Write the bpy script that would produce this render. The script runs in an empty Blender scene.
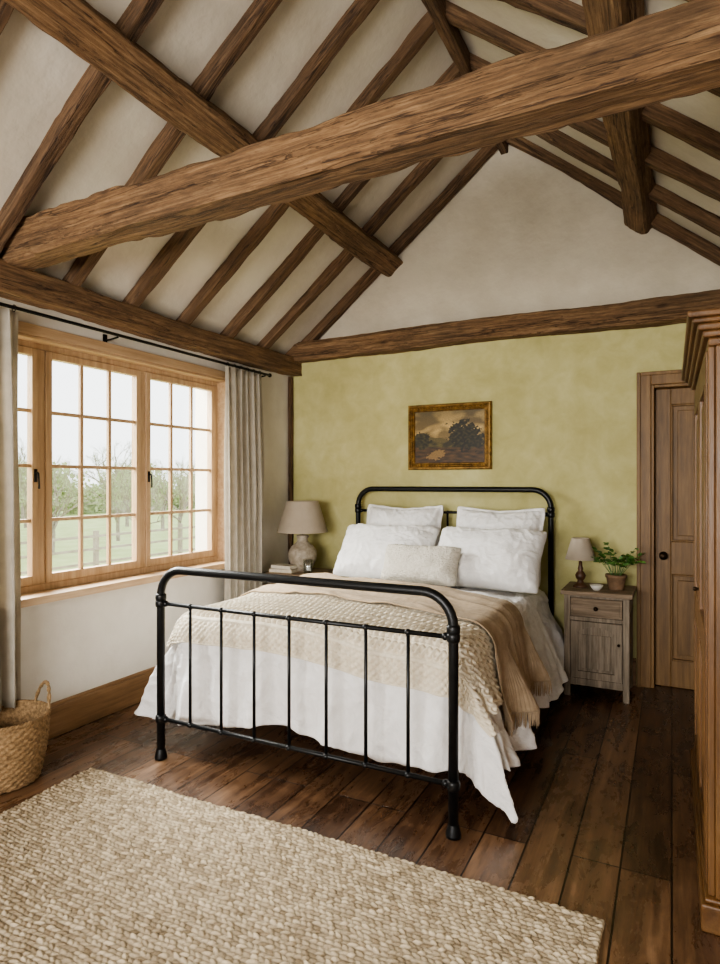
import bpy, math, random
import numpy as np
from mathutils import Vector, Matrix, noise
random.seed(7)
pi = math.pi
scene = bpy.context.scene
COL = scene.collection

# ------------------------------------------------------------------ helpers
def lin(c):
    out = []
    for x in c:
        x = x / 255.0
        out.append(x / 12.92 if x <= 0.04045 else ((x + 0.055) / 1.055) ** 2.4)
    return (out[0], out[1], out[2], 1.0)

def N3(x, y, z=0.0):
    return noise.noise(Vector((x, y, z)))

class MB:
    def __init__(s):
        s.v = []; s.f = []; s.m = []
    def add(s, vs, fs, mi=0):
        o = len(s.v)
        s.v += [tuple(v) for v in vs]
        s.f += [tuple(i + o for i in f) for f in fs]
        s.m += [mi] * len(fs)
        return s
    def box(s, x0, x1, y0, y1, z0, z1, mi=0):
        vs = [(x0,y0,z0),(x1,y0,z0),(x1,y1,z0),(x0,y1,z0),(x0,y0,z1),(x1,y0,z1),(x1,y1,z1),(x0,y1,z1)]
        fs = [(0,3,2,1),(4,5,6,7),(0,1,5,4),(1,2,6,5),(2,3,7,6),(3,0,4,7)]
        return s.add(vs, fs, mi)
    def tube(s, pts, r, n=12, caps=True, mi=0):
        pts = [Vector(p) for p in pts]
        k = len(pts)
        rs = r if isinstance(r, (list, tuple)) else [r] * k
        vs = []; fs = []
        prev = None
        for i, p in enumerate(pts):
            if i == 0: t = pts[1] - pts[0]
            elif i == k - 1: t = pts[-1] - pts[-2]
            else: t = (pts[i+1] - pts[i]).normalized() + (pts[i] - pts[i-1]).normalized()
            t.normalize()
            if prev is None:
                a = Vector((0,0,1)) if abs(t.z) < .9 else Vector((1,0,0))
                u = t.cross(a).normalized()
            else:
                u = (prev - t * prev.dot(t)).normalized()
            prev = u
            w = t.cross(u)
            for j in range(n):
                an = 2 * pi * j / n
                vs.append(p + (u * math.cos(an) + w * math.sin(an)) * rs[i])
        for i in range(k - 1):
            for j in range(n):
                a = i*n+j; b = i*n+(j+1) % n
                fs.append((a, b, b+n, a+n))
        if caps:
            fs.append(tuple(range(n-1, -1, -1)))
            fs.append(tuple((k-1)*n + j for j in range(n)))
        return s.add(vs, fs, mi)
    def lathe(s, prof, c=(0,0,0), n=32, mi=0, fn=None):
        vs = []; fs = []
        k = len(prof)
        for (r, z) in prof:
            for j in range(n):
                an = 2*pi*j/n
                rr = max(r, 1e-4)
                if fn: rr = fn(rr, z, an)
                vs.append((c[0]+rr*math.cos(an), c[1]+rr*math.sin(an), c[2]+z))
        for i in range(k-1):
            for j in range(n):
                a = i*n+j; b = i*n+(j+1) % n
                fs.append((a, b, b+n, a+n))
        return s.add(vs, fs, mi)
    def sphere(s, c, r, n=14, m=8, sq=(1,1,1), mi=0):
        vs = []; fs = []
        for i in range(m+1):
            ph = pi*i/m
            for j in range(n):
                an = 2*pi*j/n
                vs.append((c[0]+r*sq[0]*max(math.sin(ph),1e-3)*math.cos(an), c[1]+r*sq[1]*max(math.sin(ph),1e-3)*math.sin(an), c[2]-r*sq[2]*math.cos(ph)))
        for i in range(m):
            for j in range(n):
                a = i*n+j; b = i*n+(j+1) % n
                fs.append((a, b, b+n, a+n))
        return s.add(vs, fs, mi)
    def prism(s, poly, axis, a0, a1, mi=0):
        def mk(p, a):
            if axis == 'y': return (p[0], a, p[1])
            if axis == 'x': return (a, p[0], p[1])
            return (p[0], p[1], a)
        n = len(poly)
        vs = [mk(p, a0) for p in poly] + [mk(p, a1) for p in poly]
        fs = [tuple(range(n)), tuple(range(2*n-1, n-1, -1))]
        for i in range(n):
            j = (i+1) % n
            fs.append((i, i+n, j+n, j))
        return s.add(vs, fs, mi)
    def obj(s, name, mats, parent=None, origin=None, smooth=False, bevel=0.0, bseg=2):
        o = worldloc(parent) if parent else Vector(origin if origin else (0,0,0))
        me = bpy.data.meshes.new(name)
        vs = [(v[0]-o.x, v[1]-o.y, v[2]-o.z) for v in s.v]
        me.from_pydata(vs, [], s.f)
        if not isinstance(mats, (list, tuple)): mats = [mats]
        for m in mats: me.materials.append(m)
        for p, mi in zip(me.polygons, s.m): p.material_index = mi
        ob = bpy.data.objects.new(name, me)
        COL.objects.link(ob)
        bmfix(me)
        if smooth: me.polygons.foreach_set('use_smooth', [True]*len(me.polygons))
        if parent: ob.parent = parent
        else: ob.location = o
        if bevel > 0:
            md = ob.modifiers.new('bevel', 'BEVEL'); md.width = bevel; md.segments = bseg; md.limit_method = 'ANGLE'; md.angle_limit = math.radians(40)
        return ob

import bmesh
def bmfix(me):
    bm = bmesh.new(); bm.from_mesh(me)
    bmesh.ops.recalc_face_normals(bm, faces=bm.faces)
    bm.to_mesh(me); bm.free()

def worldloc(o):
    v = Vector((0,0,0))
    while o:
        v += o.location; o = o.parent
    return v

def empty(name, loc):
    e = bpy.data.objects.new(name, None); e.empty_display_size = .1
    e.location = loc; COL.objects.link(e)
    return e

def tag(o, label, cat, group=None, kind=None):
    o['label'] = label; o['category'] = cat
    if group: o['group'] = group
    if kind: o['kind'] = kind
    return o

def gridmesh(name, P, mat, parent=None, smooth=True, attr=None, closed_u=False, solid=0.0, origin=None):
    nu, nv = P.shape[:2]
    o = worldloc(parent) if parent else Vector(origin if origin else (0,0,0))
    V = (P.reshape(-1,3) - np.array([o.x,o.y,o.z])).astype(np.float32)
    i, j = np.meshgrid(np.arange(nu if closed_u else nu-1), np.arange(nv-1), indexing='ij')
    i2 = (i+1) % nu
    F = np.stack([i*nv+j, i2*nv+j, i2*nv+j+1, i*nv+j+1], -1).reshape(-1,4)
    me = bpy.data.meshes.new(name)
    me.vertices.add(len(V)); me.vertices.foreach_set('co', V.ravel())
    me.loops.add(F.size); me.loops.foreach_set('vertex_index', F.ravel().astype(np.int32))
    me.polygons.add(len(F)); me.polygons.foreach_set('loop_start', np.arange(0,F.size,4,dtype=np.int32))
    me.polygons.foreach_set('loop_total', np.full(len(F),4,dtype=np.int32))
    me.update(calc_edges=True); me.validate()
    if attr is not None:
        ca = me.color_attributes.new('Col','FLOAT_COLOR','POINT')
        A = np.ones((len(V),4),dtype=np.float32); A[:,:3] = attr.reshape(-1,3)
        ca.data.foreach_set('color', A.ravel())
    me.materials.append(mat)
    if smooth: me.polygons.foreach_set('use_smooth',[True]*len(me.polygons))
    ob = bpy.data.objects.new(name, me); COL.objects.link(ob)
    if parent: ob.parent = parent
    else: ob.location = o
    if solid:
        md = ob.modifiers.new('solid','SOLIDIFY'); md.thickness = solid; md.offset = 0
    return ob

# ------------------------------------------------------------------ materials
def base(name):
    m = bpy.data.materials.new(name); m.use_nodes = True
    nt = m.node_tree; nt.nodes.clear()
    out = nt.nodes.new('ShaderNodeOutputMaterial')
    b = nt.nodes.new('ShaderNodeBsdfPrincipled')
    nt.links.new(b.outputs[0], out.inputs[0])
    return m, nt, b, out

def noise_node(nt, vec, scale, detail=6, rough=.55, dist=0.0):
    n = nt.nodes.new('ShaderNodeTexNoise'); n.inputs['Scale'].default_value = scale
    n.inputs['Detail'].default_value = detail; n.inputs['Roughness'].default_value = rough
    n.inputs['Distortion'].default_value = dist
    nt.links.new(vec, n.inputs['Vector'])
    return n.outputs[0]

def mapping(nt, scale, rot=(0,0,0), coord='Object'):
    tc = nt.nodes.new('ShaderNodeTexCoord'); mp = nt.nodes.new('ShaderNodeMapping')
    mp.inputs['Scale'].default_value = scale; mp.inputs['Rotation'].default_value = rot
    nt.links.new(tc.outputs[coord], mp.inputs['Vector'])
    return mp.outputs[0]

def ramp(nt, fac, stops):
    r = nt.nodes.new('ShaderNodeValToRGB')
    el = r.color_ramp.elements
    while len(el) > 2: el.remove(el[-1])
    el[0].position = stops[0][0]; el[0].color = stops[0][1]
    el[1].position = stops[-1][0]; el[1].color = stops[-1][1]
    for p, c in stops[1:-1]:
        e = el.new(p); e.color = c
    nt.links.new(fac, r.inputs[0])
    return r.outputs[0]

def mixc(nt, a, b, fac, mode='MIX'):
    m = nt.nodes.new('ShaderNodeMix'); m.data_type = 'RGBA'; m.blend_type = mode
    if isinstance(fac, float): m.inputs[0].default_value = fac
    else: nt.links.new(fac, m.inputs[0])
    for s, i in ((a,6),(b,7)):
        if isinstance(s, tuple): m.inputs[i].default_value = s
        else: nt.links.new(s, m.inputs[i])
    return m.outputs[2]

def math_n(nt, op, a, b=None, c=None):
    m = nt.nodes.new('ShaderNodeMath'); m.operation = op
    for i, s in enumerate((a,b,c)):
        if s is None: continue
        if isinstance(s,(int,float)): m.inputs[i].default_value = s
        else: nt.links.new(s, m.inputs[i])
    return m.outputs[0]

def bump(nt, b, h, strength, dist=.01):
    n = nt.nodes.new('ShaderNodeBump'); n.inputs['Strength'].default_value = strength; n.inputs['Distance'].default_value = dist
    nt.links.new(h, n.inputs['Height']); nt.links.new(n.outputs[0], b.inputs['Normal'])

def wood(name, dark, mid, light, axis='x', rough=.6, bs=.5, fine=1.0, blot=.35, cracks=False):
    m, nt, b, _ = base(name)
    a, c = 1.6*fine, 26*fine
    if cracks: a, c = 3.2, 80
    def ax(p,q): return {'x':(p,q,q),'y':(q,p,q),'z':(q,q,p)}[axis]
    g = noise_node(nt, mapping(nt, ax(a,c)), 1.0, 10, .70, .15)
    col = ramp(nt, g, [(.28,lin(dark)),(.5,lin(mid)),(.72,lin(light))])
    n2 = noise_node(nt, mapping(nt, ax(1.6,5)), 1.0, 10, .7)
    d2 = ramp(nt, n2, [(.34,(1-blot,1-blot,1-blot,1)),(.52,(1.0,1.0,1.0,1)),(.68,(1.22,1.2,1.16,1))]) if cracks else ramp(nt, n2, [(.34,(1-blot,1-blot,1-blot,1)),(.66,(1,1,1,1))])
    col = mixc(nt, col, d2, 1.0, 'MULTIPLY')
    h = g
    if cracks:
        n3 = noise_node(nt, mapping(nt, ax(1.3,34)), 1.0, 6, .6, .3)
        cr = ramp(nt, math_n(nt,'ABSOLUTE',math_n(nt,'SUBTRACT',n3,.57)), [(.0,(.30,.26,.23,1)),(.012,(1,1,1,1))])
        n5 = noise_node(nt, mapping(nt, ax(.5,10)), 1.0, 5, .55, .3)
        cr2 = ramp(nt, math_n(nt,'ABSOLUTE',math_n(nt,'SUBTRACT',n5,.5)), [(.0,(.12,.09,.08,1)),(.004,(.4,.35,.32,1)),(.011,(1,1,1,1))])
        col = mixc(nt, mixc(nt, col, cr, .9, 'MULTIPLY'), cr2, .85, 'MULTIPLY')
        n4 = noise_node(nt, mapping(nt, ax(18,60)), 1.0, 6, .75)
        col = mixc(nt, col, ramp(nt,n4,[(.3,(.6,.56,.52,1)),(.5,(1,1,1,1)),(.8,(1.2,1.18,1.12,1))]), .7, 'MULTIPLY')
        vo = nt.nodes.new('ShaderNodeTexVoronoi'); vo.inputs['Scale'].default_value = 1.0
        nt.links.new(mapping(nt, ax(2.4,6.5)), vo.inputs['Vector'])
        col = mixc(nt, col, ramp(nt, vo.outputs[0], [(.04,(.3,.25,.22,1)),(.12,(1,1,1,1))]), .8, 'MULTIPLY')
        h = math_n(nt,'ADD',math_n(nt,'MULTIPLY',math_n(nt,'MULTIPLY',g,cr),cr2),math_n(nt,'MULTIPLY',n4,.4))
    nt.links.new(col, b.inputs['Base Color'])
    b.inputs['Roughness'].default_value = rough
    bump(nt, b, h, bs, .008)
    return m

def plain(name, c1, c2=None, scale=6, rough=.7, bs=.0, bscale=60, metal=0.0, detail=5, trans=0.0, bd=.004, sheen=0.0, stretch=(1,1,1)):
    m, nt, b, out = base(name)
    if c2:
        n = noise_node(nt, mapping(nt,stretch), scale, detail, .6)
        col = ramp(nt, n, [(.35,lin(c1)),(.65,lin(c2))])
        nt.links.new(col, b.inputs['Base Color'])
    else:
        b.inputs['Base Color'].default_value = lin(c1)
    b.inputs['Roughness'].default_value = rough; b.inputs['Metallic'].default_value = metal
    if sheen: b.inputs['Sheen Weight'].default_value = sheen
    if bs:
        h = noise_node(nt, mapping(nt,(1,1,1)), bscale, 4, .6)
        bump(nt, b, h, bs, bd)
    if trans:
        t = nt.nodes.new('ShaderNodeBsdfTranslucent'); t.inputs[0].default_value = lin(c1)
        mx = nt.nodes.new('ShaderNodeMixShader'); mx.inputs[0].default_value = trans
        nt.links.new(b.outputs[0], mx.inputs[1]); nt.links.new(t.outputs[0], mx.inputs[2])
        nt.links.new(mx.outputs[0], out.inputs[0])
    return m

def fabric(name, c1, c2, weave=500, rough=.9, bs=.35, wrinkle=.5, wscale=7, trans=0.0):
    m, nt, b, out = base(name)
    n = noise_node(nt, mapping(nt,(1,1,1)), 14, 5, .6)
    nt.links.new(ramp(nt, n, [(.35,lin(c1)),(.65,lin(c2))]), b.inputs['Base Color'])
    b.inputs['Roughness'].default_value = rough
    b.inputs['Sheen Weight'].default_value = .05
    w1 = noise_node(nt, mapping(nt,(1,1,1)), wscale, 4, .55, 1.5)
    rid = math_n(nt,'ABSOLUTE',math_n(nt,'SUBTRACT',w1,.5))
    w1b = noise_node(nt, mapping(nt,(1,1,1)), wscale*2.7, 4, .6, 1.0)
    ridb = math_n(nt,'ABSOLUTE',math_n(nt,'SUBTRACT',w1b,.5))
    w2 = noise_node(nt, mapping(nt,(1,1,1)), weave, 2, .5)
    h = math_n(nt,'ADD',math_n(nt,'MULTIPLY',math_n(nt,'ADD',rid,math_n(nt,'MULTIPLY',ridb,.5)),wrinkle), math_n(nt,'MULTIPLY',w2,.03))
    bump(nt, b, h, bs, .04)
    if trans:
        t = nt.nodes.new('ShaderNodeBsdfTranslucent'); t.inputs[0].default_value = lin(c1)
        mx = nt.nodes.new('ShaderNodeMixShader'); mx.inputs[0].default_value = trans
        nt.links.new(b.outputs[0], mx.inputs[1]); nt.links.new(t.outputs[0], mx.inputs[2])
        nt.links.new(mx.outputs[0], out.inputs[0])
    return m

M_beam = wood('beam_oak', (70,51,34), (116,88,60), (156,126,93), 'x', .84, .75, 1.0, .4, True)
M_rafter = wood('rafter_oak', (62,45,30), (100,75,52), (134,107,79), 'x', .84, .75, 1.2, .4, True)
OD,OM,OL = (162,130,97),(186,155,121),(204,175,142)
M_oaky = wood('light_oak_y', OD,OM,OL, 'y', .5, .15, 1.3, .12)
M_oakz = wood('light_oak_z', OD,OM,OL, 'z', .5, .15, 1.3, .12)
M_skirt = wood('skirting_oak', (106,78,50), (140,107,73), (162,127,91), 'y', .5, .2, 1.2, .25)
M_skirtx = wood('skirting_oak_x', (106,78,50), (140,107,73), (162,127,91), 'x', .5, .2, 1.2, .25)
M_doorw = wood('door_wood', (92,65,34), (130,97,55), (154,120,76), 'z', .5, .3, 1.2, .25)
M_ward = wood('wardrobe_pine', (76,50,25), (112,78,43), (138,104,64), 'z', .4, .3, 1.2, .35)
M_wardy = wood('wardrobe_pine_y', (76,50,25), (112,78,43), (138,104,64), 'y', .4, .3, 1.2, .35)
M_weath = wood('weathered_wood', (94,82,68), (144,130,112), (182,166,147), 'z', .8, .6, 1.6, .35)
M_weathx = wood('weathered_wood_x', (90,75,60), (140,121,99), (174,154,132), 'x', .75, .5, 1.6, .3)
M_ceil = plain('ceiling_plaster', (192,183,167), (210,202,187), 1.6, .9, .35, 6, bd=.025)
M_white = plain('white_plaster', (208,201,190), (220,214,204), 2.5, .9, .3, 10, bd=.015)
M_gable = plain('gable_plaster', (184,173,153), (210,200,181), 1.5, .9, .4, 6, bd=.025, detail=9)
M_iron = plain('black_iron', (14,15,16), (23,24,25), 30, .38, .15, 90, metal=.3)
M_rod = plain('rod_iron', (20,19,18), None, 30, .45, metal=.6)
M_linen = fabric('white_linen', (230,228,225), (240,238,236), 420, .92, .6, .6, 6)
M_pillow = fabric('pillow_linen', (230,228,225), (240,238,235), 420, .92, .5, .45, 7)
M_cush = plain('boucle_cream', (216,208,192), (232,225,211), 60, .95, 1.0, 95, bd=.018)
M_knit = plain('cream_knit', (212,200,177), (228,218,198), 40, .95, .5, 260, bd=.004, sheen=.1)
M_tan = plain('tan_wool', (164,143,116), (184,163,136), 25, .95, .6, 320, bd=.004, sheen=.1)
M_curt = fabric('linen_curtain', (186,177,161), (205,196,181), 380, .9, .25, .25, 10, .3)
M_shade = fabric('linen_shade', (202,188,168), (212,200,182), 500, .9, .1, .05, 10, .4)
M_ceram = plain('stoneware', (144,132,116), (188,176,158), 26, .6, .4, 70, bd=.006)
M_bronze = plain('turned_wood', (62,42,28), (98,68,46), 20, .45, .2, 50)
M_gold = plain('gilt_frame', (104,78,40), (164,128,70), 30, .48, .6, 80, metal=.5, bd=.006)
M_paper = plain('book_paper', (226,218,200), (214,204,186), 60, .8, .2, 200)
M_cover = plain('book_cover', (214,206,190), (200,190,172), 12, .6)
M_cover2 = plain('book_cover_tan', (190,170,140), (176,156,126), 12, .6)
M_pot = plain('pot_clay', (112,88,66), (140,112,86), 18, .7, .3, 60)
M_bowl = plain('white_ceramic', (226,222,212), None, rough=.3)
M_leaf = plain('leaf_green', (46,84,32), (92,132,58), 30, .5)
M_soil = plain('soil', (40,28,20), (60,44,30), 60, .95)
M_bask = plain('basket_weave', (112,88,58), (168,138,100), 70, .85, .6, 150, bd=.004)
M_brass = plain('aged_brass', (50,36,22), None, rough=.4, metal=.8)
M_ext_grass = plain('grass', (156,172,108), (178,190,132), 1.2, .95, .3, 20)  # grass colour lightened to imitate haze outside
M_ext_leaf = plain('spring_leaves', (172,184,136), (200,206,166), 2, .8, trans=.35)  # leaf tones paled, haze is put into the colour
M_ext_bark = plain('bark', (136,126,112), (166,156,142), 8, .95)  # bark paled too, for the painted haze
M_ext_fence = plain('fence_wood', (150,138,122), (174,162,146), 6, .9)

m, nt, b, _ = base('limewash_green'); M_green = m
n1 = noise_node(nt, mapping(nt,(1,1,1)), 1.3, 8, .62, .5)
n2 = noise_node(nt, mapping(nt,(1,1,1)), 6, 6, .62, .4)
mx = math_n(nt,'ADD',math_n(nt,'MULTIPLY',n1,.55),math_n(nt,'MULTIPLY',n2,.45))
nt.links.new(ramp(nt, mx, [(.35,lin((177,169,113))),(.5,lin((193,186,131))),(.65,lin((208,202,151)))]), b.inputs['Base Color'])
b.inputs['Roughness'].default_value = .88
bump(nt, b, n2, .3, .015)

m, nt, b, _ = base('dark_floorboards'); M_floor = m
vec = mapping(nt,(1,1,1),(0,0,pi/2))
br = nt.nodes.new('ShaderNodeTexBrick'); nt.links.new(vec, br.inputs['Vector'])
br.offset = .37; br.offset_frequency = 3; br.squash = 1
br.inputs['Scale'].default_value = 1; br.inputs['Mortar Size'].default_value = .0036
br.inputs['Mortar Smooth'].default_value = .3
br.inputs['Brick Width'].default_value = 2.4; br.inputs['Row Height'].default_value = .165
br.inputs['Color1'].default_value = (0,0,0,1); br.inputs['Color2'].default_value = (1,1,1,1); br.inputs['Mortar'].default_value = (.5,.5,.5,1)
br.inputs['Bias'].default_value = 0
g = noise_node(nt, mapping(nt,(30,1.8,1)), 1.0, 10, .72, .5)
gw = noise_node(nt, mapping(nt,(7,2.4,1)), 1.4, 8, .7, .4)
comb = math_n(nt,'ADD',math_n(nt,'MULTIPLY',g,.46),math_n(nt,'ADD',math_n(nt,'MULTIPLY',br.outputs[0],.15),math_n(nt,'MULTIPLY',gw,.48)))
col = ramp(nt, comb, [(.37,lin((34,22,15))),(.50,lin((76,53,37))),(.60,lin((106,78,55))),(.74,lin((148,115,86)))])
vo = nt.nodes.new('ShaderNodeTexVoronoi'); vo.inputs['Scale'].default_value = 1.0
nt.links.new(mapping(nt,(5.2,2.6,1)), vo.inputs['Vector'])
kn = ramp(nt, vo.outputs[0], [(.025,(.18,.14,.12,1)),(.075,(1,1,1,1))])
col = mixc(nt,col,kn,1.0,'MULTIPLY')
gap = ramp(nt, br.outputs[1], [(0,(1,1,1,1)),(.6,(.07,.05,.04,1))])
nt.links.new(mixc(nt,col,gap,1.0,'MULTIPLY'), b.inputs['Base Color'])
rr = ramp(nt, gw, [(.35,(.20,.20,.20,1)),(.65,(.38,.38,.38,1))])
nt.links.new(rr, b.inputs['Roughness'])
b.inputs['Specular IOR Level'].default_value = .65
hh = math_n(nt,'SUBTRACT',math_n(nt,'ADD',math_n(nt,'MULTIPLY',g,.25),math_n(nt,'MULTIPLY',gw,.6)),br.outputs[1])
bump(nt, b, hh, .5, .006)

def thin_glass(name, f, t):
    m = bpy.data.materials.new(name); m.use_nodes = True
    nt = m.node_tree; nt.nodes.clear(); out = nt.nodes.new('ShaderNodeOutputMaterial')
    tr = nt.nodes.new('ShaderNodeBsdfTransparent'); gl = nt.nodes.new('ShaderNodeBsdfGlossy'); gl.inputs['Roughness'].default_value = .04
    tr.inputs[0].default_value = t
    mx = nt.nodes.new('ShaderNodeMixShader'); mx.inputs[0].default_value = f
    nt.links.new(tr.outputs[0], mx.inputs[1]); nt.links.new(gl.outputs[0], mx.inputs[2]); nt.links.new(mx.outputs[0], out.inputs[0])
    return m
M_glass = thin_glass('window_glass', .05, (.97,.98,.97,1))
M_cg = thin_glass('clear_glass', .32, (.9,.93,.92,1))

def vcol(name, rough=.8, bs=0.0):
    m, nt, b, _ = base(name)
    a = nt.nodes.new('ShaderNodeVertexColor'); a.layer_name = 'Col'
    nt.links.new(a.outputs[0], b.inputs['Base Color']); b.inputs['Roughness'].default_value = rough
    if bs:
        bump(nt, b, noise_node(nt, mapping(nt,(1,1,1)), 260, 3), bs, .004)
    return m
M_paint = vcol('oil_painting', .5, .15)
M_rug = vcol('jute_rug', .95, .7)

# ------------------------------------------------------------------ camera
cam_d = bpy.data.cameras.new('camera'); cam = bpy.data.objects.new('camera', cam_d); COL.objects.link(cam)
cam.location = (0,0,1.38); cam.rotation_euler = (pi/2, 0, math.radians(26.7))
cam_d.sensor_width = 36; cam_d.lens = 620*36/964; cam_d.clip_start = .05; cam_d.clip_end = 300
scene.camera = cam

# ------------------------------------------------------------------ room shell
XL, XR, YB, YR = -3.0, .78, 4.6, -1.8
RX, RZ, EZ = -1.11, 3.98, 2.45
SL = (RZ-EZ)/(RX-XL)

mb = MB().box(XL-.3, XR+.3, YR-.3, YB+.35, -.1, 0)
tag(mb.obj('floor', M_floor), 'worn dark brown wide wooden floorboards', 'floor', kind='structure')
WY0, WY1, WZ0, WZ1 = 1.45, 3.72, .78, 2.15
mb = MB()
mb.box(XL-.3,XL,YR-.3,WY0,0,EZ); mb.box(XL-.3,XL,WY1,YB+.3,0,EZ)
mb.box(XL-.3,XL,WY0,WY1,0,WZ0); mb.box(XL-.3,XL,WY0,WY1,WZ1,EZ)
tag(mb.obj('wall_left', M_white), 'off-white plastered wall with a wide window', 'wall', kind='structure')
tag(MB().box(XR,XR+.3,YR-.3,YB+.3,0,EZ).obj('wall_right', M_white), 'off-white plastered side wall', 'wall', kind='structure')
DX0, DX1, DZ = -.125, .64, 2.03
mb = MB()
mb.box(XL,DX0,YB,YB+.25,0,2.5,0); mb.box(DX1,XR,YB,YB+.25,0,2.5,0); mb.box(DX0,DX1,YB,YB+.25,DZ,2.5,0)
mb.box(DX0-.1,DX1+.1,YB+.25,YB+.3,0,DZ+.1,1)  # added slab behind the door leaf, stops daylight leaking under it
mb.prism([(XL,2.5),(XR,2.5),(XR,EZ+.12),(RX,RZ+.1),(XL,EZ+.12)],'y',YB,YB+.25,1)
tag(mb.obj('wall_back', [M_green,M_gable]), 'yellow-green limewashed wall below a cream plaster gable', 'wall', kind='structure')
RWX0,RWX1,RWZ0,RWZ1 = -2.3,.1,.8,2.25  # opening added in the unseen rear wall for fill daylight
mb = MB()
mb.box(XL,RWX0,YR-.25,YR,0,EZ+.02); mb.box(RWX1,XR,YR-.25,YR,0,EZ+.02)
mb.box(RWX0,RWX1,YR-.25,YR,0,RWZ0); mb.box(RWX0,RWX1,YR-.25,YR,RWZ1,EZ+.02)
mb.prism([(XL,EZ+.02),(XR,EZ+.02),(XR,EZ+.1),(RX,RZ+.1),(XL,EZ+.1)],'y',YR-.25,YR)
tag(mb.obj('wall_front', M_white), 'off-white plaster gable wall with an added window opening', 'wall', kind='structure')
def cz(x): return RZ - abs(x-RX)*SL
mb = MB()
t = .22
mb.prism([(XL-.3,cz(XL-.3)),(RX,RZ),(RX,RZ+t),(XL-.3,cz(XL-.3)+t)],'y',YR-.3,YB+.3)
mb.prism([(RX,RZ),(XR+.3,cz(XR+.3)),(XR+.3,cz(XR+.3)+t),(RX,RZ+t)],'y',YR-.3,YB+.3)
tag(mb.obj('ceiling', M_ceil), 'sloping cream plaster vaulted ceiling', 'ceiling', kind='structure')
mb = MB().box(XL,XL+.022,YR,YB-.12,0,.165).box(XL,XL+.015,YR,YB-.12,.165,.185)
tag(mb.obj('baseboard_left', M_skirt, bevel=.004), 'oak skirting board', 'baseboard', kind='structure')
mb = MB().box(XL+.1,DX0-.09,YB-.022,YB,0,.165).box(XL+.1,DX0-.09,YB-.015,YB,.165,.185)
tag(mb.obj('baseboard_back', M_skirtx, bevel=.004), 'oak skirting board', 'baseboard', kind='structure')
mb = MB().box(XR-.022,XR,YR,YB,0,.165)
tag(mb.obj('baseboard_right', M_skirt, bevel=.004), 'oak skirting board', 'baseboard', kind='structure')

# ------------------------------------------------------------------ hewn beams
def beam(name, p0, p1, w, h, up=(0,0,1), seed=0, amp=.01, ch=.015, mat=M_beam, wander=.012, seg=.035):
    p0 = Vector(p0); p1 = Vector(p1); d = p1-p0; L = d.length; x = d.normalized()
    up = Vector(up); y = up.cross(x).normalized(); z = x.cross(y)
    n = max(6, int(L/seg))
    hw, hh = w/2, h/2
    pts = []
    k = 7
    cor = [(hw,-hh),(hw,hh),(-hw,hh),(-hw,-hh)]
    for i in range(4):
        a = Vector(cor[i]); c = Vector(cor[(i+1)%4]); e = (c-a).normalized()
        a2 = a+e*ch; c2 = c-e*ch
        for j in range(k+1):
            pts.append((a2.lerp(c2, j/k), Vector((e.y,-e.x)), j in (0,k), i))
    m = len(pts)
    P = np.zeros((n+1, m, 3))
    for i in range(n+1):
        s = L*i/n
        wy = wander*N3(s*.8+seed*7.3,1.1,0); wz = wander*N3(s*.8+seed*3.7,5.1,2)
        sc = 1+.05*N3(s*.9,seed*2.1,9)
        nick = [max(0,N3(s*4+seed*2,f*5.3,1)-.05)+.5*max(0,N3(s*11+seed*3,f*7.3,4)-.1) for f in range(4)]
        for j, (q,nv_,cn,si) in enumerate(pts):
            gr = 1-abs(N3(s*.6+seed*5, q.x*28, q.y*28+3))*3.2
            nn = amp*(N3(s*1.3+seed*11, q.x*5, q.y*5+seed)+.35*N3(s*5+seed, q.x*18, q.y*18)+.3*N3(s*17+seed, q.x*40, q.y*40)-.3*max(0,gr))
            px_, py_ = q.x*sc+nv_.x*nn+wy, q.y*sc+nv_.y*nn+wz
            if cn:
                ci_ = si if j%(k+1)==0 else (si+1)%4
                f_ = amp*1.6*nick[ci_]
                px_ -= math.copysign(f_,q.x); py_ -= math.copysign(f_,q.y)
            P[i,j] = (s, px_, py_)
    mbx = MB()
    V = P.reshape(-1,3)
    fs = []
    for i in range(n):
        for j in range(m):
            a = i*m+j; c = i*m+(j+1)%m
            fs.append((a,c,c+m,a+m))
    fs.append(tuple(range(m))); fs.append(tuple(n*m+j for j in range(m-1,-1,-1)))
    mbx.add([tuple(v) for v in V], fs)
    ob = mbx.obj(name, mat, smooth=True)
    ob.location = p0
    ob.rotation_mode = 'QUATERNION'
    ob.rotation_quaternion = Matrix((x,y,z)).transposed().to_quaternion()
    for pl in ob.data.polygons:
        if len(pl.vertices) > 4: pl.use_smooth = False
    try: ob.data.set_sharp_from_angle(angle=math.radians(26))
    except Exception: pass
    return ob

o = beam('tie_beam',(XL-.14,1.98,2.53),(XR+.1,1.98,2.625),.15,.185,seed=1,amp=.014,ch=.005,wander=.012,seg=.025)
tag(o,'massive rough-hewn oak tie beam spanning the room','beam')
o = beam('wall_plate_beam',(XL+.06,YR,2.37),(XL+.06,YB,2.37),.12,.15,seed=2,amp=.010,ch=.006)
tag(o,'aged oak wall plate running along the top of the window wall','beam')
o = beam('wall_plate_beam',(XR-.06,YR,2.37),(XR-.06,YB,2.37),.12,.15,seed=12,amp=.010,ch=.006)
tag(o,'aged oak wall plate along the wardrobe wall','beam')
o = beam('gable_tie_beam',(XL,YB-.065,2.50),(XR,YB-.065,2.505),.13,.165,seed=3,amp=.012,ch=.006,wander=.025)
tag(o,'rough oak beam across the back wall below the gable','beam')
o = beam('corner_post',(XL+.02,YB-.025,0),(XL+.02,YB-.025,2.3),.035,.04,up=(0,1,0),seed=4,amp=.004,ch=.004,mat=M_rafter,wander=.004)
tag(o,'slim dark oak post in the room corner','post')
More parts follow.
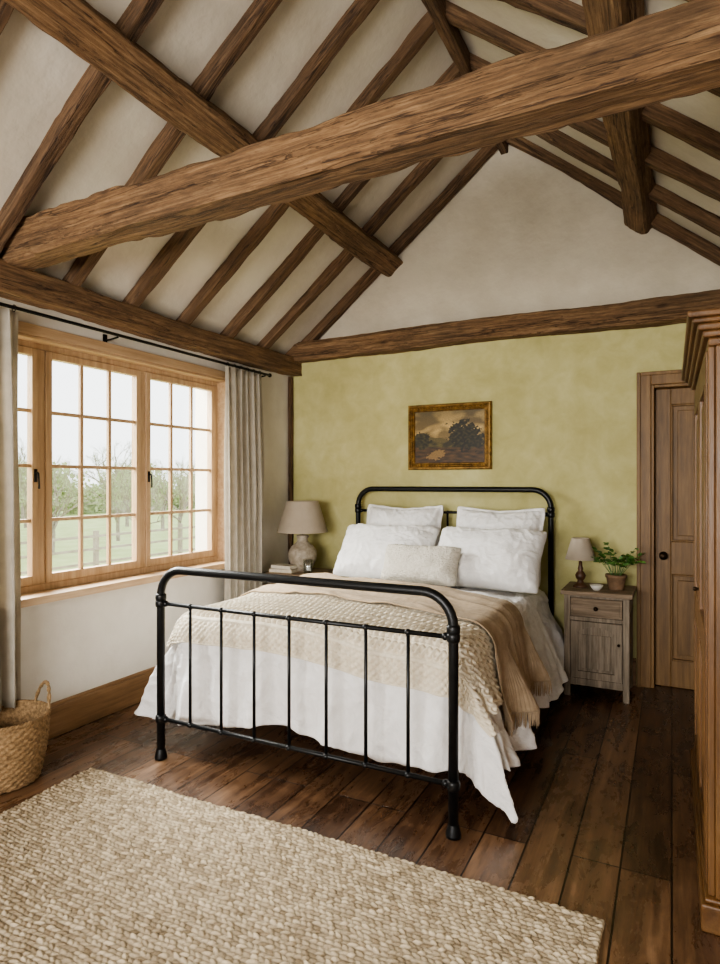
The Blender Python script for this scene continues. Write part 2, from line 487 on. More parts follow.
o = beam('ridge_beam',(RX,YR,RZ-.09),(RX,YB,RZ-.09),.06,.13,seed=5,amp=.008,ch=.006,mat=M_rafter)
tag(o,'dark oak ridge beam at the ceiling peak','beam')
sdir = Vector((RX-XL,0,RZ-EZ)).normalized()
nl = Vector((sdir.z,0,-sdir.x))
nr = Vector((-sdir.z,0,-sdir.x))
for side in (0,1):
    c = Vector((-2.08,0,cz(-2.08))) if side==0 else Vector((2*RX+2.08,0,cz(-2.08)))
    n = nl if side==0 else nr
    ctr = c+n*.078
    o = beam('purlin',(ctr.x,YR,ctr.z),(ctr.x,YB,ctr.z),.17,.13,up=tuple(-n),seed=20+side,amp=.012,ch=.006,wander=.02)
    tag(o,'heavy hewn oak purlin carried under the rafters','beam','oak purlins')
ys = [4.545-.45*i for i in range(14)]
for side in (0,1):
    for i, y in enumerate(ys):
        if y < YR: continue
        n = nl if side==0 else nr
        a = Vector((XL,0,EZ)) if side==0 else Vector((XR,0,EZ))
        b_ = Vector((RX,0,RZ))
        off = n*.034
        p0 = a+off+Vector((0,y,0)); p1 = b_+off+Vector((0,y,0))
        dd = (p1-p0).normalized(); p0 = p0+dd*.02; p1 = p1-dd*.03
        o = beam('rafter',p0,p1,.072+.012*N3(i*3.1,side),.075,up=tuple(-n),seed=40+i+side*30,amp=.008,ch=.004,mat=M_rafter,wander=.025,seg=.05)
        tag(o,'aged oak rafter against the sloping plaster ceiling','rafter','exposed oak rafters')

# ------------------------------------------------------------------ window
we = empty('window_1',(XL-.1,(WY0+WY1)/2,WZ0)); tag(we,'wide oak casement window with small glazed panes','window',kind='structure')
fx0, fx1 = XL-.135, XL-.07
mb = MB()
mb.box(fx0,fx1,WY0,WY1,WZ0,WZ0+.045); mb.box(fx0,fx1,WY0,WY1,WZ1-.05,WZ1)
mb.box(fx0,fx1,WY0,WY0+.05,WZ0+.045,WZ1-.05); mb.box(fx0,fx1,WY1-.05,WY1,WZ0+.045,WZ1-.05)
edges = [WY0+.05, 2.22, 2.26, 2.945, 2.985, WY1-.05]
mb.box(fx0,fx1,edges[1],edges[2],WZ0+.045,WZ1-.05); mb.box(fx0,fx1,edges[3],edges[4],WZ0+.045,WZ1-.05)
mb.obj('frame', M_oakz, we, bevel=.004)
mb = MB()
mb.box(fx1,XL+.012,WY0,WY1,WZ1-.018,WZ1-.001); mb.box(fx1,XL+.012,WY1-.018,WY1-.001,WZ0+.006,WZ1-.018); mb.box(fx1,XL+.012,WY0+.001,WY0+.018,WZ0+.006,WZ1-.018)
mb.box(XL,XL+.02,WY0-.05,WY1+.05,WZ1,WZ1+.055); mb.box(XL,XL+.02,WY1,WY1+.05,WZ0+.008,WZ1); mb.box(XL,XL+.02,WY0-.05,WY0,WZ0+.008,WZ1)
mb.obj('architrave', M_oaky, we, bevel=.003)
MB().box(fx1-.02,XL+.001,WY0+.001,WY1-.001,WZ0+.0005,WZ0+.008).box(XL+.001,XL+.085,WY0-.08,WY1+.07,WZ0-.032,WZ0+.008).obj('window_sill', M_oaky, we)
for ci in range(3):
    y0, y1 = edges[2*ci], edges[2*ci+1]
    z0, z1 = WZ0+.045, WZ1-.05
    sx0, sx1 = XL-.108, XL-.062
    sw = .040
    mb = MB()
    mb.box(sx0,sx1,y0+.002,y0+sw,z0+.002,z1-.002); mb.box(sx0,sx1,y1-sw,y1-.002,z0+.002,z1-.002)
    mb.box(sx0,sx1,y0+sw,y1-sw,z0+.002,z0+.05); mb.box(sx0,sx1,y0+sw,y1-sw,z1-sw,z1-.002)
    for k in (1,2):
        yy = y0+sw+(y1-y0-2*sw)*k/3
        mb.box(sx0+.014,sx1-.010,yy-.0105,yy+.0105,z0+.05,z1-sw)
    for k in (1,2,3):
        zz = z0+.05+(z1-sw-z0-.05)*k/4
        mb.box(sx0+.015,sx1-.011,y0+sw,y1-sw,zz-.010,zz+.010)
    ca = mb.obj('casement', M_oakz, we, bevel=.0025)
    MB().box(sx0+.022,sx0+.026,y0+sw-.005,y1-sw+.005,z0+.045,z1-sw+.005).obj('glass', M_glass, ca)
    hy = y1-.022 if ci==0 else y0+.022
    if ci != 1:
        mb = MB().box(sx1,sx1+.005,hy-.008,hy+.008,1.38,1.45)
        mb.tube([(sx1+.005,hy,1.43),(sx1+.020,hy,1.43),(sx1+.025,hy,1.424),(sx1+.026,hy+.003,1.365),(sx1+.020,hy+.007,1.345)],[.005,.005,.005,.0045,.006],8)
        mb.obj('handle', M_rod, ca, smooth=True)
w2 = empty('added_window_2',((RWX0+RWX1)/2,YR-.1,RWZ0)); tag(w2,'unseen oak framed window added to let in fill light','window',kind='structure')  # invented window behind the camera, there to admit fill light
mb = MB()
mb.box(RWX0,RWX1,YR-.15,YR-.08,RWZ0,RWZ0+.06).box(RWX0,RWX1,YR-.15,YR-.08,RWZ1-.06,RWZ1)
for xx in (RWX0,-1.53,-.73,RWX1-.06): mb.box(xx,xx+.06,YR-.15,YR-.08,RWZ0+.06,RWZ1-.06)
mb.obj('frame', M_oakz, w2, bevel=.004)

re_ = empty('curtain_rod',(XL+.11,2.5,2.235)); tag(re_,'thin black iron curtain rod above the window','curtain rod')
rx, rz = XL+.11, 2.238
mb = MB().tube([(rx,.8,rz),(rx,4.12,rz)],.009,10).sphere((rx,4.13,rz),.017).sphere((rx,.79,rz),.017)
mb.obj('rod', M_rod, re_, smooth=True)
for by in (1.0,2.6,4.07):
    MB().tube([(XL,by,rz-.02),(XL+.05,by,rz-.02),(rx,by,rz-.012)],.006,8).box(XL,XL+.006,by-.014,by+.014,rz-.05,rz+.015).obj('bracket', M_rod, re_)
def curtain(y0,y1,zb,nf,seed,label):
    nu, nv = nf*14+1, 44
    P = np.zeros((nu,nv,3))
    for i in range(nu):
        s = i/(nu-1)
        for j in range(nv):
            v = j/(nv-1); z = 2.222-(2.222-zb)*v
            am = .018+.022*min(1,v*2.2)
            ph = .5*N3(s*3+seed,v*1.5)
            x = rx+am*math.sin(2*pi*nf*s+ph*2)+.012*N3(s*9+seed,v*2,4)
            x = max(x, XL+.03)
            yc=(y0+y1)/2
            wd = (y1-y0)*(.94+.06*v+.03*N3(v*2,seed))
            y = yc+(s-.5)*wd+.012*math.sin(4*pi*nf*s)
            P[i,j]=(x,y,z)
    ob = gridmesh('curtain',P,M_curt,solid=.003,origin=(rx,(y0+y1)/2,zb))
    tag(ob,label,'curtain','linen curtains')
    for k in range(nf):
        yy = y0+(y1-y0)*(k+.5)/nf
        pts=[(rx+.014*math.cos(a*pi/6),yy,rz-.004+.017*math.sin(a*pi/6)) for a in range(13)]
        MB().tube(pts,.0022,6,caps=False).obj('curtain_ring',M_rod,ob,smooth=True)
curtain(3.56,4.03,.28,6,3,'beige linen curtain gathered beside the lamp and bedside cabinet')
curtain(1.42,2.0,.28,7,9,'beige linen curtain gathered beside the woven basket')

# ------------------------------------------------------------------ door
de = empty('door_1',((DX0+DX1)/2,YB,0)); tag(de,'panelled brown wooden door in a matching frame','door',kind='structure')
aw=.075
mb = MB()
mb.box(DX0-aw,DX0,YB-.025,YB,0,DZ+aw).box(DX1,DX1+aw,YB-.025,YB,0,DZ+aw).box(DX0,DX1,YB-.025,YB,DZ,DZ+aw)
mb.box(DX0-aw-.012,DX0-aw+.012,YB-.035,YB,0,DZ+aw+.012).box(DX0-aw+.012,DX1+aw,YB-.035,YB,DZ+aw-.012,DZ+aw+.012)
mb.box(DX0,DX0+.02,YB-.015,YB+.25,0,DZ-.0).box(DX1-.02,DX1,YB-.015,YB+.25,0,DZ).box(DX0+.02,DX1-.02,YB-.015,YB+.25,DZ-.02,DZ)
mb.obj('door_frame', M_doorw, de, bevel=.004)
def panel_door(mb, a0,a1,z0,z1,rows,cols,face,thick,axis,sgn,st=.09):
    def bx(p0,p1,q0,q1,d0,d1):
        f0 = face+sgn*d0; f1 = face+sgn*d1
        f0,f1 = min(f0,f1),max(f0,f1)
        if axis=='x': mb.box(p0,p1,f0,f1,q0,q1)
        else: mb.box(f0,f1,p0,p1,q0,q1)
    w = (a1-a0-st*(cols+1))/cols
    for c in range(cols+1):
        bx(a0+c*(w+st),a0+c*(w+st)+st,z0,z1,0,thick)
    lo = z0
    for (r0,r1) in rows:
        for c in range(cols):
            x0=a0+st+c*(w+st); x1=x0+w
            bx(x0,x1,lo,r0,0,thick)
            bx(x0,x1,r0,r1,thick*.55,thick*.8)
            for (p0,p1,q0,q1) in ((x0,x0+.012,r0,r1),(x1-.012,x1,r0,r1),(x0+.012,x1-.012,r0,r0+.012),(x0+.012,x1-.012,r1-.012,r1)):
                bx(p0,p1,q0,q1,-thick*.08,thick*.55)
            bx(x0+.04,x1-.04,r0+.04,r1-.04,thick*.2,thick*.55)
        lo = r1
    for c in range(cols):
        x0=a0+st+c*(w+st); x1=x0+w
        bx(x0,x1,lo,z1,0,thick)
mb = MB()
panel_door(mb,DX0+.024,DX1-.024,.003,DZ-.022,[(.18,.76),(.98,1.90)],2,YB+.06,.042,'x',1,.095)
dl = mb.obj('door_leaf', M_doorw, de, bevel=.004)
kx = DX0+.024+.05
mb = MB().tube([(kx,YB+.06,.885),(kx,YB+.02,.885)],.008,10).sphere((kx,YB+.005,.885),.026,sq=(1,.75,1))
mb.tube([(kx,YB+.06,.885),(kx,YB+.055,.885)],.026,16)
mb.obj('knob', M_brass, dl, smooth=True)

# ------------------------------------------------------------------ wardrobe
wx0, wx1, wy0, wy1, wh = .10, .72, 2.2, 3.4, 1.9
wd = empty('wardrobe',((wx0+wx1)/2,(wy0+wy1)/2,0)); tag(wd,'warm brown pine wardrobe with panelled doors and moulded cornice','wardrobe')
mb = MB()
mb.box(wx0+.02,wx1,wy0,wy0+.03,.1,wh-.1).box(wx0+.02,wx1,wy1-.03,wy1,.1,wh-.1)
mb.box(wx1-.02,wx1,wy0+.03,wy1-.03,.1,wh-.1).box(wx0+.02,wx1-.02,wy0+.03,wy1-.03,.1,.13).box(wx0+.02,wx1-.02,wy0+.03,wy1-.03,wh-.13,wh-.1)
mb.box(wx0,wx0+.02,wy0,wy0+.05,.1,wh-.1).box(wx0,wx0+.02,wy1-.05,wy1,.1,wh-.1)
for (a,b2,c,d) in ((wx0+.02,wx0+.1,.1,wh-.1),(wx1-.08,wx1,.1,wh-.1)): mb.box(a,b2,wy0-.012,wy0,c,d)
for (c,d) in ((.1,.25),(.9,1.0),(wh-.2,wh-.1)): mb.box(wx0+.1,wx1-.08,wy0-.012,wy0,c,d)
mb.obj('body', M_ward, wd, bevel=.004)
mb = MB()
for i,(e,z0,z1) in enumerate(((.0,wh-.1,wh-.075),(.016,wh-.075,wh-.055),(.030,wh-.055,wh-.035),(.045,wh-.035,wh-.02),(.058,wh-.02,wh))):
    mb.box(wx0-e,wx1,wy0-.012-e,wy1+e,z0,z1)
mb.obj('cornice', M_wardy, wd, bevel=.006)
mb = MB().box(wx0-.02,wx1,wy0-.03,wy1+.02,0,.085).box(wx0-.01,wx1,wy0-.02,wy1+.01,.085,.1)
mb.obj('plinth', M_wardy, wd, bevel=.006)
ym = (wy0+wy1)/2
for i,(a,b2) in enumerate(((wy0+.052,ym-.002),(ym+.002,wy1-.052))):
    mb = MB(); panel_door(mb,a,b2,.105,wh-.105,[(.2,.78),(.88,wh-.2)],1,wx0-.004,.024,'y',1,.075)
    d = mb.obj('wardrobe_door', M_ward, wd, bevel=.003)
    if i==1:
        ky = a+.035
        MB().tube([(wx0-.004,ky,.95),(wx0-.012,ky,.95)],.006,8).sphere((wx0-.016,ky,.95),.009).obj('knob', M_brass, d, smooth=True)

# ------------------------------------------------------------------ bed
BX0, BX1, BYF, BYH = -2.28, -.76, 2.32, 4.50
bf = empty('bed_frame',((BX0+BX1)/2,(BYF+BYH)/2,0)); tag(bf,'black tubular iron bed frame with curved head and foot rails','bed frame')
def hoop(y,h,r,cr):
    pts=[(BX0,y,0.0),(BX0,y,h-cr)]
    for k in range(1,9):
        a=pi-(pi/2)*k/8; pts.append((BX0+cr+cr*math.cos(a),y,h-cr+cr*math.sin(a)))
    for k in range(0,9):
        a=pi/2-(pi/2)*k/8; pts.append((BX1-cr+cr*math.cos(a),y,h-cr+cr*math.sin(a)))
    pts.append((BX1,y,0.0))
    return pts
def endboard(nm,y,h,zlo,zhi,cr=.13):
    mb = MB().tube(hoop(y,h,.02,cr),.020,16)
    for z in (zlo,zhi): mb.tube([(BX0,y,z),(BX1,y,z)],.010,12)
    for x in (BX0,BX1):
        for z in (zlo,zhi,h-cr-.01):
            mb.lathe([(.019,-.020),(.025,-.016),(.027,-.007),(.027,.007),(.025,.016),(.019,.020)],(x,y,z),16)
        mb.lathe([(.0,0),(.03,0),(.031,.012),(.026,.03),(.021,.05)],(x,y,0),16)
        sx = 1 if x==BX0 else -1
        for z in (zlo,zhi): mb.sphere((x+sx*.032,y,z),.016,10,6)
    ob = mb.obj(nm,M_iron,bf,smooth=True)
    for k in range(1,8):
        x = BX0+(BX1-BX0)*k/8
        m2 = MB().tube([(x,y,zlo),(x,y,zhi)],.0078,10)
        for z in (zlo,zhi): m2.sphere((x,y,z),.0165,10,6,(1,1,.8))
        m2.obj('spindle',M_iron,ob,smooth=True)
    return ob
endboard('footboard',BYF,.945,.20,.775)
endboard('headboard',BYH,1.325,.35,1.15)
for x in (BX0+.12,BX1-.12):
    MB().box(x-.012,x+.012,BYF+.17,BYH-.01,.29,.315).obj('side_rail',M_iron,bf)
mb = MB()
for k in range(12):
    y = BYF+.20+k*.17; mb.box(BX0+.1,BX1-.1,y,y+.07,.315,.335)
mb.obj('slats',M_weathx,bf)
def rbox(name,x0,x1,y0,y1,z0,z1,r,mat):
    return MB().box(x0,x1,y0,y1,z0,z1).obj(name,mat,origin=((x0+x1)/2,(y0+y1)/2,z0),bevel=r,bseg=5)
tag(rbox('mattress',BX0+.07,BX1-.07,BYF+.19,BYH-.04,.335,.62,.04,M_pillow),'white mattress on the iron bed frame','mattress')

RI = (-2.19,-.85,2.53)
W_ = RI[1]-RI[0]
def sm(x): x=max(0,min(1,x)); return x*x*(3-2*x)
def topn(x,y): return .014*N3(x*3.1,y*3.1,1)+.007*N3(x*8,y*8,3)-.028*sm((y-3.66-.02*N3(x*4,2))/.035)+.012*math.exp(-((y-3.64)/.03)**2)
def drape(a,b,off,lim,R0=.08,z0=.68,fly=.02,amp=.038,zmin=.012):
    x0,x1,y0=RI
    R=R0+off
    px=min(max(a,x0),x1); py=max(b,y0)
    dx=a-px; dy=b-py
    if dx!=0 and dy<0:
        DX=max(1e-3,lim[1] if dx>0 else lim[0]); DY=max(1e-3,lim[2])
        ex_,ey_=abs(dx)/DX,abs(dy)/DY
        n_=4.5 if dx>0 else 4
        f_=max(ex_,ey_)/((ex_**n_+ey_**n_)**(1/n_))
        dx*=f_; dy*=f_
    s0=math.hypot(dx,dy)
    z=z0+off+topn(px,py)
    crown = .03*(1-((px-(x0+x1)/2)/(W_/2))**2)
    z += crown
    if s0<1e-7: return (a,b,z)
    ux,uy=dx/s0,dy/s0
    s=(abs(dx)**2.1+abs(dy)**2.1)**(1/2.1)
    q=R*pi/2
    if s<q: th=s/R; out=R*math.sin(th); dn=R*(1-math.cos(th)); h=0
    else: h=s-q; out=R; dn=R+h*.97
    k=.42
    if a>=x1: p=(b-y0) if b>y0 else -k*math.atan2(-uy,ux)
    elif a<=x0: p=-k*pi-W_-((b-y0) if b>y0 else -k*math.atan2(-uy,-ux))
    else: p=-k*pi/2-(x1-a)
    corner=4*ux*ux*uy*uy
    rip=sm(h/.3)*(math.sin(p*15+.7+.8*math.sin(p*3))+.5*math.sin(p*29+2.1+h*3)+.3*math.sin(p*47+h*5))
    g=abs(ux)*(1+.7*corner)
    flx = .46 if ux<0 else .36
    if ux<0: out+= .05*sm(s/.2)*abs(ux)
    ex=h*flx*abs(ux)**.7*(1+.10*corner); ey=h*fly*abs(uy)
    o2=out+amp*rip*g
    X=px+ux*o2+(1 if ux>0 else -1)*(ex if abs(ux)>1e-3 else 0)
    Y=py+uy*(out+ey)-abs(uy)*amp*.62*rip
    Z=z-dn
    if Z<zmin+off:
        e=zmin+off-Z; Z=zmin+off+.004*math.sin(p*60); X+=ux*e*.5
    if abs(uy)>.05: Y=max(Y,2.350+.02*sm(h/.1)*(.5+.5*math.sin(p*23)))
    return (X,Y,Z)
def cloth(name,a0,a1,b0,b1,off,na,nb,mat,skew=0.0,bumpf=None,solid=.006,edge=0.0,**kw):
    P=np.zeros((na,nb,3))
    lim=(RI[0]-a0,a1-RI[1],max(.01,RI[2]-b0))
    if b0>RI[2]-.3: lim=(9,9,9)
    for i in range(na):
        a=a0+(a1-a0)*i/(na-1)
        for j in range(nb):
            t_=j/(nb-1)
            b=b0+(b1-b0)*t_ - skew*(a-(RI[0]+RI[1])/2)
            aa=a+edge*N3(b*2.3,7)*abs(2*i/(na-1)-1)
            bb=b+edge*N3(a*2.1,3.3+t_*.5)
            P[i,j]=drape(aa,bb,off,lim,**kw)
    if bumpf is not None:
        du=np.gradient(P,axis=0); dv=np.gradient(P,axis=1)
        n=np.cross(du,dv); n/= (np.linalg.norm(n,axis=2,keepdims=True)+1e-9)
        A=np.linspace(0,a1-a0,na)[:,None]*np.ones((1,nb)); B=np.ones((na,1))*np.linspace(0,b1-b0,nb)[None,:]
        P=P+n*bumpf(A,B,a1-a0,b1-b0)[...,None]
    ob=gridmesh(name,P,mat,solid=solid,origin=(-1.52,3.3,.68))
    return ob,P
def crumple(A,B,LA,LB):
    H=np.zeros(A.shape)
    for i in range(A.shape[0]):
        for j in range(A.shape[1]):
            x,y=A[i,j],B[i,j]
            wx=x+.14*N3(x*3,y*3,5); wy=y+.14*N3(x*3,y*3,8)
            r1=1-abs(N3(wx*4.5,wy*2.6,1))*2.4; r2=1-abs(N3(wx*10,wy*6,4))*2.4; r3=1-abs(N3(wx*22,wy*14,6))*2.2
            H[i,j]=-.010+.011*max(0,r1)**2+.007*max(0,r2)**2+.003*max(0,r3)**2
    return H
o,_=cloth('duvet',RI[0]-.54,RI[1]+.56,RI[2]-.57,4.40,0.0,320,290,M_linen,edge=.06,bumpf=crumple)
tag(o,'rumpled white linen duvet draped over the bed','duvet')
def cable(A,B,LA,LB):
    rowh=.062
    q=(B-.13)/rowh; fr=q-np.floor(q); rr=np.floor(q)
    ph=A*2*pi/.064+rr*pi*.5
    c1=.5+.27*np.sin(ph); c2=.5-.27*np.sin(ph)
    s1=np.exp(-((fr-c1)/.13)**2)*(1+.4*np.cos(ph)); s2=np.exp(-((fr-c2)/.13)**2)*(1-.4*np.cos(ph))
    h=.016*np.maximum(s1,s2)+.006*np.exp(-((fr-.03)/.05)**2)+.006*np.exp(-((fr-.97)/.05)**2)
    zz=np.abs(((A/.034+B/.034)%1)-.5)+np.abs(((A/.034-B/.034)%1)-.5)
    h=np.where(B<.115,.014*(1-zz),h)
    h=np.where((B>.115)&(B<.13),.016,h)
    h=np.where(B<.008,.010,h)
    return h
o,_=cloth('knitted_blanket',RI[0]-.20,RI[1]+.35,RI[2]-.23,3.10,.022,660,290,M_knit,skew=.06,bumpf=cable,solid=.006,edge=.01)
tag(o,'cream cable-knit blanket folded across the foot of the bed','blanket')
def rib(A,B,LA,LB):
    H=.0018*np.sin(B*2*pi/.014)
    for i in range(A.shape[0]):
        for j in range(A.shape[1]):
            x,y=A[i,j],B[i,j]
            H[i,j]+=.013*max(0,1-abs(N3(x*1.6,y*7+x,3))*2.2)**2
    return H
o,PT=cloth('throw_blanket',RI[0]-.16,RI[1]+.48,2.90,3.54,.050,200,140,M_tan,skew=.17,bumpf=rib,solid=.006,edge=.02)
tag(o,'tan woven throw with fringed ends laid across the bed','blanket')
mb=MB()
for e in (PT[-1],PT[0]):
    for j in range(0,len(e)-1):
        p=e[j]*.5+e[j+1]*.5
        l=.06+.018*random.random()
        dx_=random.uniform(-.006,.006); dy_=random.uniform(-.008,.008)
        mb.tube([(p[0],p[1],p[2]),(p[0]+dx_*.5,p[1]+dy_*.5,p[2]-l*.5),(p[0]+dx_,p[1]+dy_,p[2]-l)],[.003,.003,.0015],5,caps=False)
fr=mb.obj('fringe',M_tan,o); fr['kind']='stuff'

def pillow(name,c,w,h,t,tilt,mat,seed,label,flange=0.0,rz_=0.0,sag=.03,group=None,wk=1.0,pw=2.6):
    n=74
    top=np.zeros((n,n,3)); bot=np.zeros((n,n,3))
    for i in range(n):
        u=-1+2*i/(n-1)
        for j in range(n):
            v=-1+2*j/(n-1)
            x=u*w/2*(1-.07*(1-v*v)*abs(u)**3)*(1-.05*(abs(u)*abs(v))**6); y=v*h/2*(1-.09*(1-u*u)*abs(v)**3)*(1-.05*(abs(u)*abs(v))**6)
            uu=min(1,abs(u)*(1+flange)); vv=min(1,abs(v)*(1+flange))
            th=t/2*(max(0,1-uu**pw)*max(0,1-vv**pw))**.5
            wx=u*w*4+.4*N3(u*3,v*3,seed); wy=v*h*4+.4*N3(u*3,v*3,seed+4)
            eg=(.35+.65*max(abs(u),abs(v))**2)*wk
            wr=.010*N3(u*2.2+seed,v*2.2)+eg*(.010*max(0,1-abs(N3(wx*.8+seed,wy*.8))*2.6)**2+.009*max(0,1-abs(N3(wx*2.0+seed,wy*2.0,2))*2.6)**2+.003*max(0,1-abs(N3(wx*5+seed,wy*5,2))*2.6)**2)-.005
            cor=.018*abs(N3(u*9+seed*2,v*3,5))*max(abs(u),abs(v))**3
            y2=y - sag*(1-abs(u))*max(0,v)
            top[i,j]=(x,y2,th+ (wr+cor)*min(1,th/.02)+.004)
            bot[i,j]=(x,y2,-th*.75-.004)
            if flange and (abs(u)*(1+flange)>1 or abs(v)*(1+flange)>1):
                wv=.007*math.sin(u*17+seed)*math.cos(v*15+seed)
                top[i,j,2]+=wv; bot[i,j,2]+=wv
    V=[tuple(p) for p in top.reshape(-1,3)]+[tuple(p) for p in bot.reshape(-1,3)]
    F=[]
    N_=n*n
    for i in range(n-1):
        for j in range(n-1):
            a=i*n+j; F.append((a,a+n,a+n+1,a+1)); F.append((a+N_,a+1+N_,a+n+1+N_,a+n+N_))
    ring=[i*n for i in range(n)]+[(n-1)*n+j for j in range(1,n)]+[i*n+n-1 for i in range(n-2,-1,-1)]+[j for j in range(n-2,0,-1)]
    for k in range(len(ring)):
        a=ring[k]; b2=ring[(k+1)%len(ring)]
        F.append((a,b2,b2+N_,a+N_))
    ob=MB().add(V,F).obj(name,mat,smooth=True)
    ob.location=c; ob.rotation_euler=(math.radians(tilt),0,math.radians(rz_))
    tag(ob,label,'pillow' if name=='pillow' else 'cushion',group)
    return ob
pillow('pillow',(-1.83,4.33,.945),.64,.57,.20,72,M_pillow,1,'square white linen pillow leaning on the iron headboard',.10,2,group='bed pillows',sag=.015)
pillow('pillow',(-1.10,4.33,.94),.66,.57,.20,72,M_pillow,5,'square white linen pillow leaning on the iron headboard',.10,-2,group='bed pillows',sag=.015)
pillow('pillow',(-1.83,4.05,.88),.74,.46,.27,50,M_pillow,9,'plump white linen sleeping pillow propped on the bed',.02,3,group='bed pillows',pw=2.8,sag=.015)
pillow('pillow',(-1.09,4.03,.875),.75,.47,.28,52,M_pillow,14,'plump white linen sleeping pillow propped on the bed',.02,-2,group='bed pillows',pw=2.8,sag=.015)
pillow('lumbar_cushion',(-1.47,3.80,.84),.54,.27,.17,62,M_cush,21,'small cream textured lumbar cushion in front of the pillows',.0,0,sag=.0,wk=.3,pw=3.0)

# ------------------------------------------------------------------ nightstands
def nightstand(x0,x1,y0,y1,h,label):
    e=empty('bedside_table',((x0+x1)/2,(y0+y1)/2,0)); tag(e,label,'bedside table','weathered bedside tables')
    tp=.028; p=.038
    MB().box(x0-.02,x1+.02,y0-.02,y1,h-tp,h).obj('table_top',M_weathx,e,bevel=.005)
    for (lx,ly) in ((x0,y0),(x1-p,y0),(x0,y1-p),(x1-p,y1-p)):
        MB().box(lx,lx+p,ly,ly+p,0,h-tp).obj('leg',M_weath,e,bevel=.003)
    mb=MB()
    bz=.075
    mb.box(x0+.006,x0+.022,y0+p,y1-p,bz,h-tp).box(x1-.022,x1-.006,y0+p,y1-p,bz,h-tp)
    for xx in (x0,x1-.006):
        mb.box(xx,xx+.006,y0+p,y1-p,bz,bz+.06).box(xx,xx+.006,y0+p,y1-p,h-tp-.06,h-tp).box(xx,xx+.006,y0+p,y1-p,h-.19,h-.16)
    mb.box(x0+p,x1-p,y1-.02,y1-.008,bz,h-tp)
    mb.box(x0+p,x1-p,y0+.004,y0+p,bz,bz+.045).box(x0+p,x1-p,y0+.004,y0+p,h-.19,h-.165).box(x0+p,x1-p,y0+.004,y0+p,h-tp-.015,h-tp)
    mb.box(x0+.022,x1-.022,y0+p,y1-p,bz,bz+.015)
    mb.obj('body',M_weath,e,bevel=.002)
    d=MB().box(x0+p+.003,x1-p-.003,y0-.002,y0+.18,h-.162,h-tp-.018).box(x0+p+.018,x1-p-.018,y0-.006,y0-.002,h-.148,h-tp-.032).obj('drawer',M_weathx,e,bevel=.003)
    cx=(x0+x1)/2
    MB().tube([(cx,y0-.006,h-.103),(cx,y0-.018,h-.103)],.006,8).sphere((cx,y0-.026,h-.103),.014).obj('knob',M_brass,d,smooth=True)
    mb=MB(); a0,a1=x0+p+.003,x1-p-.003; z0,z1=bz+.048,h-.193; s=.045
    mb.box(a0,a0+s,y0-.002,y0+.018,z0,z1).box(a1-s,a1,y0-.002,y0+.018,z0,z1).box(a0+s,a1-s,y0-.002,y0+.018,z0,z0+s)
    n=11
    xs=[a0+s+(a1-a0-2*s)*k/(n-1) for k in range(n)]
    for k in range(n-1):
        f=lambda x:(z1-s-.02+.035*math.sin(pi*(x-a0-s)/(a1-a0-2*s)))
        mb.prism([(xs[k],f(xs[k])),(xs[k+1],f(xs[k+1])),(xs[k+1],z1),(xs[k],z1)],'y',y0-.002,y0+.018)
    mb.box(a0+s,a1-s,y0+.012,y0+.016,z0+s,z1-.02)
    mb.box(a0+s+.02,a1-s-.02,y0+.004,y0+.012,z0+s+.02,z1-s-.04)
    dd=mb.obj('cabinet_door',M_weath,e)
    MB().tube([(a1-.02,y0-.002,.36),(a1-.02,y0-.014,.36)],.004,8).sphere((a1-.02,y0-.019,.36),.009).obj('knob',M_brass,dd,smooth=True)
    return e
nightstand(-.625,-.235,4.19,4.57,.68,'weathered grey-brown bedside cabinet holding a lamp and plant')
nightstand(-2.90,-2.50,4.10,4.49,.66,'weathered bedside cabinet holding a stoneware lamp and books')

def lamp(c,prof,bmat,sr0,sr1,sz0,sz1,label,ribs=False):
    e=empty('table_lamp',c); tag(e,label,'lamp')
    fn=(lambda r,z,a: r*(1+.012*math.sin(a*3+z*40))) if ribs else None
    MB().lathe(prof,c,36,fn=fn).obj('lamp_base',bmat,e,smooth=True)
    zt=prof[-1][1]
    MB().tube([(c[0],c[1],c[2]+zt-.005),(c[0],c[1],c[2]+sz1-.02)],.006,8).obj('stem',M_brass,e,smooth=True)
    mb=MB()
    pr=[]
    for k in range(9):
        q=k/8; pr.append((sr0+(sr1-sr0)*q,sz0+(sz1-sz0)*q))
    inner=[(r-.003,z) for r,z in reversed(pr)]
    mb.lathe(pr+inner+[pr[0]],c,48)
    for k in range(3):
        a=2*pi*k/3
        mb.tube([(c[0],c[1],c[2]+sz1-.02),(c[0]+(sr1-.002)*math.cos(a),c[1]+(sr1-.002)*math.sin(a),c[2]+sz1-.012)],.002,5)
    mb.obj('lamp_shade',M_shade,e,smooth=False)
lamp((-2.68,4.29,.66),[(0,0),(.062,0),(.066,.008),(.088,.04),(.112,.09),(.118,.13),(.112,.165),(.088,.20),(.058,.225),(.045,.24),(.043,.262),(.052,.275),(.048,.29),(.02,.295),(0,.297)],M_ceram,.205,.130,.315,.565,'rounded stoneware table lamp with a taupe linen shade',True)
lamp((-.545,4.36,.68),[(0,0),(.048,0),(.05,.01),(.036,.018),(.022,.03),(.018,.045),(.030,.06),(.034,.078),(.026,.095),(.014,.11),(.018,.122),(.013,.14),(.011,.17),(0,.172)],M_bronze,.098,.056,.185,.325,'small turned wood lamp with a taupe linen shade')

